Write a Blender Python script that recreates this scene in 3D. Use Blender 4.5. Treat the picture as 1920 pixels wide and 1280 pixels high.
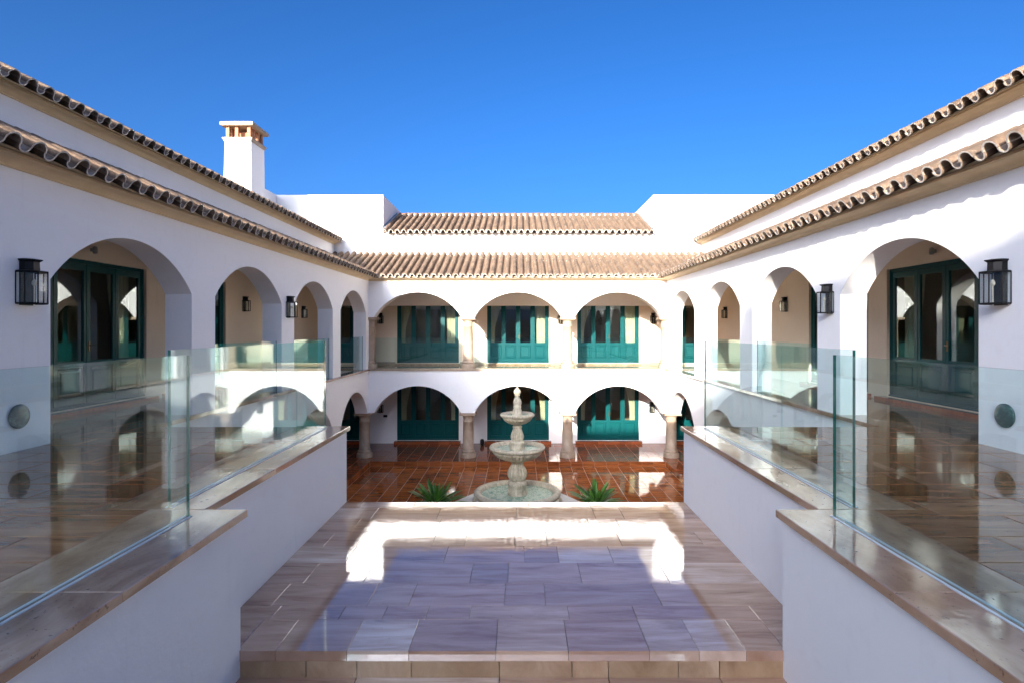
import bpy, bmesh, math, random
from mathutils import Vector, Matrix
random.seed(7)
R = math.radians
scene = bpy.context.scene
for o in list(bpy.data.objects): bpy.data.objects.remove(o)

# ------------------------------------------------------------------ camera
EYE = 5.02
cam_d = bpy.data.cameras.new('camera'); cam = bpy.data.objects.new('camera', cam_d)
scene.collection.objects.link(cam)
cam.location = (0.06, 0, EYE); cam.rotation_euler = (R(90), 0, 0)
cam_d.sensor_width = 36; cam_d.lens = 36*1080/1920
cam_d.shift_x = -14/1920; cam_d.shift_y = -23/1920
cam_d.clip_start = 0.05; cam_d.clip_end = 3000
scene.camera = cam
# ------------------------------------------------------------------ sky and sun
SUN = Vector((0.32, 1.0, -0.30))                # direction the sunlight travels
el = math.atan2(0.30, math.hypot(0.32, 1.0)); az = math.atan2(-SUN.x, -SUN.y)
world = bpy.data.worlds.new('World'); scene.world = world; world.use_nodes = True
wn = world.node_tree.nodes; wl = world.node_tree.links
for n in list(wn): wn.remove(n)
sky = wn.new('ShaderNodeTexSky'); sky.sky_type = 'NISHITA'; sky.sun_disc = False
sky.sun_elevation = el; sky.sun_rotation = az % (2*math.pi)
sky.altitude = 200; sky.air_density = 0.6; sky.dust_density = 6.5; sky.ozone_density = 4.0
hs = wn.new('ShaderNodeHueSaturation'); hs.inputs['Saturation'].default_value = 1.10; hs.inputs['Hue'].default_value = 0.497
bg = wn.new('ShaderNodeBackground'); bg.inputs['Strength'].default_value = 0.053
wo = wn.new('ShaderNodeOutputWorld')
gm_ = wn.new('ShaderNodeGamma'); gm_.inputs[1].default_value = 1.34
wl.new(sky.outputs[0], gm_.inputs[0]); wl.new(gm_.outputs[0], hs.inputs['Color']); wl.new(hs.outputs[0], bg.inputs['Color']); wl.new(bg.outputs[0], wo.inputs['Surface'])
sd = bpy.data.lights.new('sun', 'SUN'); sun = bpy.data.objects.new('sun', sd); scene.collection.objects.link(sun)
sd.energy = 3.0; sd.angle = R(0.5); sd.color = (1.0, 0.93, 0.83)
sun.rotation_euler = SUN.to_track_quat('-Z', 'Y').to_euler(); sun.location = (-10, -30, 25)
scene.view_settings.view_transform = 'Standard'; scene.view_settings.look = 'None'
scene.view_settings.gamma = 1; scene.view_settings.use_curve_mapping = False
scene.view_settings.exposure = 2.25
scene.cycles.max_bounces = 10; scene.cycles.transparent_max_bounces = 24
scene.cycles.diffuse_bounces = 5; scene.cycles.glossy_bounces = 6
scene.cycles.use_denoising = True
scene.cycles.sample_clamp_indirect = 8

# ------------------------------------------------------------------ helpers
col = scene.collection
class MB:
    def __init__(s): s.v = []; s.f = []; s.m = []; s.sm = []
    def face(s, pts, m=0, smooth=False):
        b = len(s.v); s.v += [tuple(p) for p in pts]; s.f.append(tuple(range(b, b+len(pts)))); s.m.append(m); s.sm.append(smooth)
    def mesh(s, vs, fs, m=0, smooth=False):
        b = len(s.v); s.v += [tuple(p) for p in vs]
        for f in fs: s.f.append(tuple(i+b for i in f)); s.m.append(m); s.sm.append(smooth)
    def box(s, x0, x1, y0, y1, z0, z1, m=0):
        x0, x1 = sorted((x0, x1)); y0, y1 = sorted((y0, y1)); z0, z1 = sorted((z0, z1))
        vs = [(x, y, z) for z in (z0, z1) for y in (y0, y1) for x in (x0, x1)]
        s.mesh(vs, [(0,2,3,1),(4,5,7,6),(0,1,5,4),(2,6,7,3),(0,4,6,2),(1,3,7,5)], m)
    def chbox(s, x0, x1, y0, y1, z0, z1, c=.003, m=0):      # box with chamfered top edge
        x0, x1 = sorted((x0, x1)); y0, y1 = sorted((y0, y1))
        def ring(a, z): return [(x0+a,y0+a,z),(x1-a,y0+a,z),(x1-a,y1-a,z),(x0+a,y1-a,z)]
        vs = ring(0,z0)+ring(0,z1-c)+ring(c,z1)
        fs = [(3,2,1,0),(8,9,10,11)]
        for k in (0,4):
            for i in range(4): fs.append((k+i, k+(i+1)%4, k+4+(i+1)%4, k+4+i))
        s.mesh(vs, fs, m)
    def tube(s, pts, r, n=8, m=0, smooth=True, r2=None, cap=True):
        rings = []
        for i, p in enumerate(pts):
            p = Vector(p)
            d = (Vector(pts[min(i+1, len(pts)-1)]) - Vector(pts[max(i-1, 0)])).normalized()
            a = d.orthogonal().normalized() if abs(d.z) < .99 else Vector((1,0,0))
            if abs(d.z) < .99: a = d.cross(Vector((0,0,1))).normalized()
            b = d.cross(a).normalized()
            rr = r if r2 is None else r + (r2-r)*i/(len(pts)-1)
            rings.append([p + a*rr*math.cos(2*math.pi*k/n) + b*rr*math.sin(2*math.pi*k/n) for k in range(n)])
        vs = [v for rg in rings for v in rg]; fs = []
        for i in range(len(pts)-1):
            for k in range(n): fs.append((i*n+k, i*n+(k+1)%n, (i+1)*n+(k+1)%n, (i+1)*n+k))
        s.mesh(vs, fs, m, smooth)
        if cap:
            s.mesh(rings[0], [tuple(range(n))[::-1]], m); s.mesh(rings[-1], [tuple(range(n))], m)
    def lathe(s, prof, n=48, cx=0, cy=0, m=0, flute=None, cap=False):
        vs = []
        for (r, z) in prof:
            for k in range(n):
                t = 2*math.pi*k/n; rr = r
                if flute:
                    nf, amp, za, zb = flute
                    if za < z < zb:
                        w = min(1, (z-za)/(.12*(zb-za)+1e-6), (zb-z)/(.12*(zb-za)+1e-6))
                        rr = r*(1 - amp*w*(1-abs(math.cos(nf*t/2))))
                vs.append((cx+rr*math.cos(t), cy+rr*math.sin(t), z))
        fs = []
        for i in range(len(prof)-1):
            for k in range(n): fs.append((i*n+k, i*n+(k+1)%n, (i+1)*n+(k+1)%n, (i+1)*n+k))
        s.mesh(vs, fs, m, True)
        if cap:
            L = (len(prof)-1)*n; s.face([vs[L+k] for k in range(n)], m)
    def data(s, name, mats, weld=False):
        me = bpy.data.meshes.new(name); me.from_pydata(s.v, [], s.f)
        for mt in (mats if isinstance(mats, (list, tuple)) else [mats]): me.materials.append(mt)
        me.polygons.foreach_set('material_index', s.m); me.polygons.foreach_set('use_smooth', s.sm)
        me.update()
        if weld:
            bm = bmesh.new(); bm.from_mesh(me); bmesh.ops.remove_doubles(bm, verts=bm.verts, dist=1e-4)
            bmesh.ops.recalc_face_normals(bm, faces=bm.faces); bm.to_mesh(me); bm.free()
        return me
OFF = {}
def link(name, data, parent=None, loc=(0,0,0), rot=(0,0,0), local=False, scale=None):
    o = bpy.data.objects.new(name, data); col.objects.link(o)
    l = Vector(loc)
    if parent is not None:
        o.parent = parent
        if not local: l = l - OFF.get(parent.name, Vector((0,0,0)))
    o.location = l; o.rotation_euler = rot
    if scale: o.scale = scale
    OFF[o.name] = Vector(loc) if not local else Vector(loc)
    return o
def tag(o, label, cat, group=None):
    o['label'] = label; o['category'] = cat
    if group: o['group'] = group
    return o
def thing(name, loc, label, cat, group=None, rotz=0):
    o = link(name, None, loc=loc, rot=(0,0,rotz)); o.empty_display_size = .2
    return tag(o, label, cat, group)
def kind(o, k='structure'): o['kind'] = k; return o

# ------------------------------------------------------------------ materials
def newmat(name):
    m = bpy.data.materials.new(name); m.use_nodes = True
    nt = m.node_tree; b = nt.nodes['Principled BSDF']; return m, nt, b
def ramp(nt, fac, stops):
    r = nt.nodes.new('ShaderNodeValToRGB'); e = r.color_ramp.elements
    while len(e) < len(stops): e.new(.5)
    for i, (p, c) in enumerate(stops): e[i].position = p; e[i].color = (*c, 1)
    nt.links.new(fac, r.inputs[0]); return r.outputs[0]
def mixc(nt, fac, a, b, mode='MIX'):
    n = nt.nodes.new('ShaderNodeMix'); n.data_type = 'RGBA'; n.blend_type = mode
    for s, v in ((n.inputs[0], fac), (n.inputs[6], a), (n.inputs[7], b)):
        if hasattr(v, 'is_linked') or hasattr(v, 'links'): nt.links.new(v, s)
        elif isinstance(v, (int, float)): s.default_value = v
        else: s.default_value = (*v, 1)
    return n.outputs[2]
def coords(nt, scale=(1,1,1), rnd=False, world=False):
    mp = nt.nodes.new('ShaderNodeMapping'); mp.inputs['Scale'].default_value = scale
    if world:
        g = nt.nodes.new('ShaderNodeNewGeometry'); nt.links.new(g.outputs['Position'], mp.inputs['Vector'])
    else:
        tc = nt.nodes.new('ShaderNodeTexCoord'); nt.links.new(tc.outputs['Object'], mp.inputs['Vector'])
    if rnd:
        oi = nt.nodes.new('ShaderNodeObjectInfo'); ml = nt.nodes.new('ShaderNodeVectorMath'); ml.operation = 'SCALE'
        cb = nt.nodes.new('ShaderNodeCombineXYZ')
        for i in range(3): nt.links.new(oi.outputs['Random'], cb.inputs[i])
        ml.inputs['Scale'].default_value = 137.0
        nt.links.new(cb.outputs[0], ml.inputs[0]); nt.links.new(ml.outputs[0], mp.inputs['Location'])
    return mp.outputs[0]
def noise(nt, vec, scale, detail=4, rough=.55, dist=0):
    n = nt.nodes.new('ShaderNodeTexNoise'); n.inputs['Scale'].default_value = scale
    n.inputs['Detail'].default_value = detail; n.inputs['Roughness'].default_value = rough; n.inputs['Distortion'].default_value = dist
    nt.links.new(vec, n.inputs['Vector']); return n.outputs['Fac']
def bump(nt, b, h, strength, dist=.01, coat=False):
    n = nt.nodes.new('ShaderNodeBump'); n.inputs['Strength'].default_value = strength; n.inputs['Distance'].default_value = dist
    nt.links.new(h, n.inputs['Height']); nt.links.new(n.outputs[0], b.inputs['Normal'])
    if coat: nt.links.new(n.outputs[0], b.inputs['Coat Normal'])
def plaster(name, c, c2, rough=.9):
    m, nt, b = newmat(name); v = coords(nt, world=True)
    f = noise(nt, v, .55, 5, .6); f2 = noise(nt, v, 7, 4, .6)
    c_a = mixc(nt, ramp(nt, f, [(.35,(0,0,0)),(.75,(1,1,1))]), c, c2)
    dk = tuple(x*.94 for x in c2)
    c_b = mixc(nt, ramp(nt, f2, [(.55,(0,0,0)),(.8,(.5,.5,.5))]), c_a, dk)
    f4 = noise(nt, coords(nt, (5,5,.35), world=True), 1.6, 5, .7)
    c_b = mixc(nt, ramp(nt, f4, [(.60,(0,0,0)),(.82,(.55,.55,.55))]), c_b, tuple(x*.88 for x in c2))
    nt.links.new(c_b, b.inputs['Base Color']); b.inputs['Roughness'].default_value = rough
    b.inputs['Specular IOR Level'].default_value = .25
    h = noise(nt, v, 9, 7, .68); bump(nt, b, h, .35, .010); return m
M = {}
M['white'] = plaster('white_plaster', (.90,.885,.865), (.87,.855,.84))
M['cream'] = plaster('cream_plaster', (.77,.64,.50), (.74,.61,.47))
M['ceil'] = plaster('ceiling_plaster', (.76,.66,.54), (.73,.63,.51))
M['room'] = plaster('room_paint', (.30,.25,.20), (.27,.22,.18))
def stone(name, stops, scale=(1,1,1), nscale=3, rough=.5, bmp=.15, rnd=False, coat=0, speck=None, ior=1.5, waves=0, coatrough=.03, world=False, coat_ior=1.6):
    m, nt, b = newmat(name); v = coords(nt, scale, rnd, world)
    f = noise(nt, v, nscale, 7, .62, .6)
    c = ramp(nt, f, stops)
    if rnd:
        oi = nt.nodes.new('ShaderNodeObjectInfo')
        tint = ramp(nt, oi.outputs['Random'], rnd)
        c = mixc(nt, 1.0, c, tint, 'MULTIPLY')
    if speck:
        f3 = noise(nt, coords(nt, (1,1,1), rnd, world), speck[0], 3, .7)
        c = mixc(nt, ramp(nt, f3, [(speck[1],(0,0,0)),(speck[1]+.08,(1,1,1))]), c, speck[2])
    nt.links.new(c, b.inputs['Base Color']); b.inputs['IOR'].default_value = ior
    rr = nt.nodes.new('ShaderNodeMapRange'); rr.inputs[3].default_value = rough*.7; rr.inputs[4].default_value = rough*1.3
    nt.links.new(noise(nt, v, 5, 3), rr.inputs[0]); nt.links.new(rr.outputs[0], b.inputs['Roughness'])
    if coat:
        b.inputs['Specular IOR Level'].default_value = 0.0
        b.inputs['Coat Weight'].default_value = coat; b.inputs['Coat Roughness'].default_value = coatrough; b.inputs['Coat IOR'].default_value = coat_ior
    if bmp: bump(nt, b, noise(nt, v, nscale*9, 5, .6), bmp, .004)
    if coat and waves:
        n = nt.nodes.new('ShaderNodeBump'); n.inputs['Strength'].default_value = 1.0; n.inputs['Distance'].default_value = waves
        vw = coords(nt, (1,1,1), False, True)
        a = nt.nodes.new('ShaderNodeMath'); a.operation = 'MULTIPLY_ADD'; a.inputs[1].default_value = .22
        nt.links.new(noise(nt, vw, 34, 4, .6), a.inputs[0]); nt.links.new(noise(nt, vw, 4.5, 2, .5), a.inputs[2])
        nt.links.new(a.outputs[0], n.inputs['Height']); nt.links.new(n.outputs[0], b.inputs['Coat Normal'])
    return m
vari = [(0,(.72,.66,.62)),(.3,(1,.92,.85)),(.55,(.85,.8,.8)),(.8,(1.15,1.1,1.05)),(1,(1.0,.85,.75))]
M['cornice'] = stone('moulding_stone', [(.3,(.58,.44,.26)),(.7,(.68,.53,.33))], nscale=2.2, rough=.75, bmp=.08, world=True)
M['column'] = stone('column_stone', [(.25,(.27,.195,.13)),(.5,(.35,.26,.18)),(.75,(.43,.33,.235))], (1,1,.6), 6, .6, .25)
M['step_stone'] = stone('step_stone', [(.25,(.24,.14,.070)),(.45,(.38,.255,.15)),(.6,(.46,.33,.21)),(.75,(.58,.45,.32))], (1.6,1,5), 2.2, .35, .15, rnd=[(0,(.62,.52,.42)),(.3,(1,.95,.9)),(.6,(1.1,1.1,1.15)),(.8,(.75,.6,.48)),(1,(1.25,1.25,1.3))], speck=(55,.66,(.13,.08,.05)))
M['landing'] = stone('landing_stone', [(.25,(.24,.125,.07)),(.42,(.42,.26,.165)),(.56,(.52,.345,.235)),(.75,(.64,.47,.35))], (.8,5,1), 1.6, .25, .1, rnd=[(0,(.75,.68,.66)),(.25,(1,.92,.9)),(.5,(.85,.75,.72)),(.7,(1.1,1.08,1.05)),(.86,(.95,.85,.8)),(.9,(1.25,1.4,1.55)),(1,(1.2,1.3,1.45))], coat=1, waves=.0008, coat_ior=2.25, coatrough=.006, speck=(48,.68,(.20,.10,.06)))
M['coping'] = stone('coping_stone', [(.24,(.20,.105,.055)),(.44,(.35,.215,.13)),(.6,(.46,.30,.195)),(.78,(.60,.45,.33))], (1,.35,1), 4.5, .3, .1, rnd=[(0,(.88,.85,.82)),(1,(1.1,1.08,1.06))], coat=1, speck=(30,.62,(.13,.075,.05)), waves=.0022, coat_ior=2.1, coatrough=.012)
M['terrace'] = stone('terrace_tile', [(.25,(.15,.060,.024)),(.5,(.31,.145,.066)),(.75,(.46,.26,.14))], (.7,4.5,1), 1.8, .25, .1, rnd=vari, coat=1, waves=.0007, coat_ior=1.8, coatrough=.012)
M['pit_tile'] = stone('court_tile', [(.25,(.12,.030,.009)),(.5,(.29,.088,.025)),(.75,(.46,.17,.052))], (.7,7,1), 1.8, .25, .1, rnd=[(0,(.8,.72,.7)),(.5,(1,1,1)),(1,(1.2,1.15,1.1))], coat=1, waves=.0010, coat_ior=1.5, coatrough=.015)
M['red_tile'] = stone('gallery_tile', [(.25,(.13,.034,.012)),(.5,(.25,.072,.028)),(.75,(.36,.125,.05))], (.7,7,1), 1.8, .25, .1, rnd=[(0,(.8,.75,.75)),(.5,(1,1,1)),(1,(1.2,1.15,1.1))], coat=1, waves=.0012, coat_ior=1.42)
M['grout'] = stone('pale_grout', [(.3,(.42,.30,.22)),(.7,(.55,.42,.33))], nscale=8, rough=.8, bmp=.1, world=True)
M['grout_dark'] = stone('brown_grout', [(.3,(.20,.15,.12)),(.7,(.30,.24,.20))], nscale=8, rough=.8, bmp=.1, world=True)
M['hex'] = stone('pale_plinth_stone', [(.3,(.45,.43,.40)),(.7,(.55,.53,.49))], nscale=5, rough=.5, bmp=.1)
M['ground'] = stone('dry_ground', [(.3,(.22,.18,.13)),(.7,(.34,.29,.21))], nscale=.4, rough=.95, bmp=.2, world=True)
M['brick'] = stone('chimney_brick', [(.3,(.26,.11,.055)),(.7,(.38,.18,.10))], nscale=14, rough=.9, bmp=.4)
M['cap'] = stone('chimney_cap_stone', [(.3,(.30,.21,.135)),(.7,(.42,.31,.21))], nscale=10, rough=.9, bmp=.3, speck=(30,.63,(.28,.2,.15)))
# fountain stone: cream, darker grey-brown in the hollows (pointiness = a property of the shape)
def fountain_mat():
    m, nt, b = newmat('fountain_stone'); v = coords(nt, world=True)
    c = ramp(nt, noise(nt, v, 7, 7, .65), [(.25,(.30,.25,.16)),(.5,(.55,.48,.34)),(.75,(.70,.63,.47))])
    c = mixc(nt, ramp(nt, noise(nt, coords(nt,(6,6,1.3),world=True), 4, 5, .7), [(.48,(0,0,0)),(.72,(.8,.8,.8))]), c, (.20,.165,.11))
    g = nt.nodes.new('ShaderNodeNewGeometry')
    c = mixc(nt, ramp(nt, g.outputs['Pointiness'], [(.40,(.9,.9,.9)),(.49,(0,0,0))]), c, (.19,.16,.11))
    nt.links.new(c, b.inputs['Base Color']); b.inputs['Roughness'].default_value = .6
    bump(nt, b, noise(nt, v, 45, 5, .7), .45, .006); return m
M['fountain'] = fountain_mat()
def tile_mat():
    m, nt, b = newmat('clay_roof_tile'); v = coords(nt, (1,1,1), True)
    oi = nt.nodes.new('ShaderNodeObjectInfo')
    gw = nt.nodes.new('ShaderNodeNewGeometry')
    base = ramp(nt, oi.outputs['Random'], [(0,(.075,.046,.029)),(.3,(.17,.105,.062)),(.6,(.11,.072,.046)),(.85,(.22,.14,.085)),(1,(.065,.046,.033))])
    wv = coords(nt, (1,1,1), False, True)
    big = noise(nt, wv, 2.4, 6, .7)
    c = mixc(nt, ramp(nt, big, [(.42,(0,0,0)),(.72,(.7,.7,.7))]), base, (.075,.05,.036))
    c = mixc(nt, ramp(nt, noise(nt, wv, 13, 5, .75), [(.50,(0,0,0)),(.66,(.8,.8,.8))]), c, (.24,.165,.105))
    c = mixc(nt, ramp(nt, noise(nt, wv, 21, 4, .75), [(.60,(0,0,0)),(.70,(.8,.8,.8))]), c, (.035,.028,.022))
    nt.links.new(c, b.inputs['Base Color']); b.inputs['Roughness'].default_value = .88
    bump(nt, b, noise(nt, wv, 60, 5, .7), .6, .006); return m
M['tile'] = tile_mat()
M['lime'] = stone('limewashed_tile_edge', [(.3,(.42,.35,.27)),(.55,(.66,.60,.52)),(.8,(.74,.70,.63))], nscale=14, rough=.9, bmp=.4, world=True)
M['tilefill'] = stone('tile_underside', [(.3,(.19,.13,.085)),(.5,(.28,.20,.14)),(.64,(.42,.34,.27)),(.8,(.55,.48,.40))], nscale=11, rough=.9, bmp=.4, world=True)
def plain(name, c, rough=.5, metal=0, bmp=0, spec=.5, coat=0, var=.12):
    m, nt, b = newmat(name); v = coords(nt)
    c2 = tuple(x*(1-var*2) for x in c)
    nt.links.new(mixc(nt, noise(nt, v, 9, 4), c, c2), b.inputs['Base Color'])
    b.inputs['Roughness'].default_value = rough; b.inputs['Metallic'].default_value = metal
    b.inputs['Specular IOR Level'].default_value = spec; b.inputs['Coat Weight'].default_value = coat
    if bmp: bump(nt, b, noise(nt, v, 60, 3), bmp, .003)
    return m
M['door'] = plain('teal_door_paint', (.001,.070,.072), .35, bmp=.04, spec=.18)
M['iron'] = plain('black_iron', (.004,.0038,.004), .5, 0, .1, spec=.25)
M['curtain'] = plain('cream_curtain', (.72,.67,.54), .9, var=.06)
M['bulb'] = plain('bulb_glass', (.75,.66,.5), .1)
M['brass'] = plain('brass', (.16,.11,.05), .35, 1)
M['plastic'] = plain('grey_plastic', (.35,.33,.30), .4)
M['black'] = plain('black_plastic', (.015,.015,.017), .4)
M['edge'] = plain('glass_edge', (.006,.115,.085), .12, spec=.8, var=.2)
M['edgetop'] = plain('glass_polished_edge', (.12,.42,.40), .15, spec=.8, var=.1)
M['coping_sheen'] = plain('pale_coping_sheen', (.62,.66,.68), .35, var=.05)  # pale colour standing in for a reflection beside the glass
M['lead'] = plain('lead_flashing', (.25,.30,.36), .5)
def marble():
    m, nt, b = newmat('green_marble'); v = coords(nt)
    f = noise(nt, v, 16, 8, .7, 1.6)
    nt.links.new(ramp(nt, f, [(.3,(.008,.028,.026)),(.55,(.02,.07,.062)),(.64,(.10,.21,.19)),(.7,(.02,.06,.055))]), b.inputs['Base Color'])
    b.inputs['Roughness'].default_value = .25; b.inputs['Specular IOR Level'].default_value = .3; return m
M['marble'] = marble()
def leafmat():
    m, nt, b = newmat('agave_leaf'); v = coords(nt, (1,1,1), True)
    c = ramp(nt, noise(nt, v, 6, 4), [(.3,(.030,.105,.010)),(.55,(.07,.20,.022)),(.8,(.15,.29,.045))])
    nt.links.new(c, b.inputs['Base Color']); b.inputs['Roughness'].default_value = .4; return m
M['leaf'] = leafmat()
def glass(name, tint, ior):
    m, nt, b = newmat(name); nt.nodes.remove(b); out = nt.nodes['Material Output']
    g = nt.nodes.new('ShaderNodeNewGeometry'); mr = nt.nodes.new('ShaderNodeMapRange')
    mr.inputs[3].default_value = ior; mr.inputs[4].default_value = 1/ior
    nt.links.new(g.outputs['Backfacing'], mr.inputs[0])
    fr = nt.nodes.new('ShaderNodeFresnel'); nt.links.new(mr.outputs[0], fr.inputs['IOR'])
    t = nt.nodes.new('ShaderNodeBsdfTransparent'); t.inputs[0].default_value = (*tint, 1)
    gl = nt.nodes.new('ShaderNodeBsdfGlossy'); gl.inputs['Roughness'].default_value = 0.0; gl.inputs['Color'].default_value = (.95,1,1,1)
    mx = nt.nodes.new('ShaderNodeMixShader')
    nt.links.new(fr.outputs[0], mx.inputs[0]); nt.links.new(t.outputs[0], mx.inputs[1]); nt.links.new(gl.outputs[0], mx.inputs[2])
    nt.links.new(mx.outputs[0], out.inputs['Surface']); return m
M['glass'] = glass('balustrade_glass', (.885,.966,.962), 1.48)
M['pane'] = glass('window_glass', (.80,.84,.80), 1.6)
M['lampglass'] = glass('lantern_glass', (.93,.95,.95), 1.45)
def water():
    m, nt, b = newmat('fountain_water'); v = coords(nt, world=True)
    c = ramp(nt, noise(nt, v, 9, 6, .75, 1.5), [(.36,(.08,.26,.20)),(.48,(.26,.40,.29)),(.58,(.62,.66,.50)),(.66,(.32,.44,.33))])
    nt.links.new(c, b.inputs['Base Color']); b.inputs['Roughness'].default_value = .06; b.inputs['IOR'].default_value = 1.33
    bump(nt, b, noise(nt, v, 12, 4, .6, 1.0), .8, .03); return m
M['water'] = water()

# ------------------------------------------------------------------ dimensions (metres)
W = 5.60            # half width of the court between the arcade faces
YB = 21.60          # face of the arcade at the far end
TH = .46
K = 0.913           # size of the foreground terrace group
FT = EYE-1.5*K-.010  # terrace floor base
FU = 3.51           # upper floor (tile base); tiles come up to 3.52
ZC = 6.81           # underside of cornice
BAYS = [0.93, 4.69, 8.45, 12.21, 15.97, 19.73]
XI = 7.93           # inner wall of the side galleries
YI = 24.40          # inner wall of the far gallery
XU = 7.70           # upper storey wall of side wings
YU = 24.10

def arc(c, h, spring, rise, n=40):
    if rise <= 0: return [(c-h, spring), (c+h, spring)]
    rad = (h*h+rise*rise)/(2*rise); zc = spring+rise-rad; t = math.asin(min(1, h/rad))
    return [(c+rad*math.sin(-t+2*t*i/n), zc+rad*math.cos(-t+2*t*i/n)) for i in range(n+1)]
def wall_open(mb, a, b, z0, z1, th, ops, fmap, lifted=(), m=0, mi=None):
    """wall between u=a..b with openings (c,h,spring,rise,zbottom); lifted: (u0,u1,z) solids that start higher"""
    mi = m if mi is None else mi
    def q(p, mm): mb.face([fmap(*x) for x in p], mm)
    u = a; ops = sorted(ops)
    sol = []
    for (c, h, sp, rise, zb) in ops:
        if c-h > u+1e-5: sol.append((u, c-h))
        u = c+h
    if b > u+1e-5: sol.append((u, b))
    for (s, e) in sol:
        zz = z0
        for (l0, l1, lz) in lifted:
            if s >= l0-1e-3 and e <= l1+1e-3: zz = lz
        for v in (0, th): q([(s,v,zz),(e,v,zz),(e,v,z1),(s,v,z1)], m if v == 0 else mi)
        q([(s,0,zz),(e,0,zz),(e,th,zz),(s,th,zz)], m); q([(s,0,z1),(e,0,z1),(e,th,z1),(s,th,z1)], m)
        for uu in (s, e):                                        # jambs and ends
            lim = z1 if (abs(uu-a) < 1e-5 or abs(uu-b) < 1e-5) else None
            if lim is None:
                for (c,h,sp,rise,zb) in ops:
                    if abs(uu-(c-h)) < 1e-4 or abs(uu-(c+h)) < 1e-4: lim = sp; lo = max(zb, zz)
            else: lo = zz
            if lim > lo+1e-4: q([(uu,0,lo),(uu,th,lo),(uu,th,lim),(uu,0,lim)], m)
    for (c, h, sp, rise, zb) in ops:
        P = arc(c, h, sp, rise)
        for (p, r) in zip(P, P[1:]):
            for v in (0, th): q([(p[0],v,p[1]),(r[0],v,r[1]),(r[0],v,z1),(p[0],v,z1)], m if v == 0 else mi)
            mb.face([fmap(p[0],0,p[1]),fmap(r[0],0,r[1]),fmap(r[0],th,r[1]),fmap(p[0],th,p[1])], m)
        q([(c-h,0,z1),(c+h,0,z1),(c+h,th,z1),(c-h,th,z1)], m)
        if zb > z0+1e-4:
            for v in (0, th): q([(c-h,v,z0),(c+h,v,z0),(c+h,v,zb),(c-h,v,zb)], m if v == 0 else mi)
            q([(c-h,0,zb),(c+h,0,zb),(c+h,th,zb),(c-h,th,zb)], m)

# ------------------------------------------------------------------ ground
g = MB(); g.face([(-400,-400,-.35),(400,-400,-.35),(400,400,-.35),(-400,400,-.35)])
kind(link('ground', g.data('ground', M['ground'])))

# ------------------------------------------------------------------ floors made of single tiles
tile_cache = {}
def tile_mesh(w, l, h, mat, c=.0025):
    k = (round(w,3), round(l,3), round(h,3), mat.name)
    if k not in tile_cache:
        b = MB(); b.chbox(-w/2, w/2, -l/2, l/2, -h, 0, c); tile_cache[k] = b.data('floor_tile', mat)
    return tile_cache[k]
def lay(parent, x0, x1, y0, y1, z, tw, tl, mat, gap=.008, h=.011, name='floor_tile', stagger=True, axis='y', tilt=.0009, skip=None, limit=290):
    """tiles tw wide, tl long; long side along axis; rows staggered by half"""
    if axis == 'x': rows = [(y0, y1, tw)]; u0, u1, v0, v1 = y0, y1, x0, x1
    else: u0, u1, v0, v1 = x0, x1, y0, y1
    n = 0; i = 0; u = u0; items = []
    while u < u1-.01:
        ue = min(u+tw, u1); v = v0 - (tl*.5 if (stagger and i % 2) else 0)
        while v < v1-.01:
            va, vb = max(v, v0), min(v+tl, v1)
            if vb-va > .03 and ue-u > .03: items.append((u, ue, va, vb))
            v += tl
        u += tw; i += 1
    for (a, b, c, d) in items:
        if axis == 'x': a, b, c, d = c, d, a, b
        cx, cy = (a+b)/2, (c+d)/2
        if skip and skip(cx, cy): continue
        link(name, tile_mesh(b-a-gap, d-c-gap, h, mat), parent, (cx, cy, z+random.uniform(-.0006,.0006)),
             (random.uniform(-tilt,tilt), random.uniform(-tilt,tilt), 0))
# court floor
def slab(name, x0, x1, y0, y1, z0, z1, mat):
    b = MB(); b.box(x0,x1,y0,y1,z0,z1); return kind(link(name, b.data(name, mat)))
court = slab('court_floor', -5.4, 5.4, 8.05, 21.05, -.3, -.008, M['grout'])
lay(court, -5.4, 5.4, 13.4, 21.05, 0, .432, .88, M['pit_tile'], gap=.015, name='court_tile')
far_g = MB()
far_g.box(-7.9,7.9,21.08,24.4,-.3,.192); far_g.box(-7.9,-5.43,8.2,21.08,-.3,.192); far_g.box(5.43,7.9,8.2,21.08,-.3,.192)
gal = kind(link('gallery_pavement', far_g.data('gallery_pavement', M['grout'])))
lay(gal, -5.43, 5.43, 21.05, 24.38, .2, .432, .88, M['red_tile'], gap=.014, name='gallery_tile')
for s in (-1, 1):
    lay(gal, *(sorted((s*5.40, s*7.9))), 14.0, 21.05, .2, .50, .88, M['red_tile'], gap=.014, name='gallery_tile')
    lay(gal, *(sorted((s*5.43, s*7.9))), 21.05, 24.38, .2, .50, .88, M['red_tile'], gap=.014, name='gallery_tile')
# step riser tiles round the court
for i in range(25):
    x = -5.4 + .432*i
    w = .424
    b = tile_mesh(w, .185, .028, M['pit_tile'])
    link('step_tile', b, gal, (x+.216, 21.05, .098), (R(90), 0, 0))
for s in (-1, 1):
    for i in range(17):
        link('step_tile', tile_mesh(.185, .424, .028, M['pit_tile']), gal, (s*5.40, 13.9+.432*i, .098), (0, -s*R(90), 0))

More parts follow.
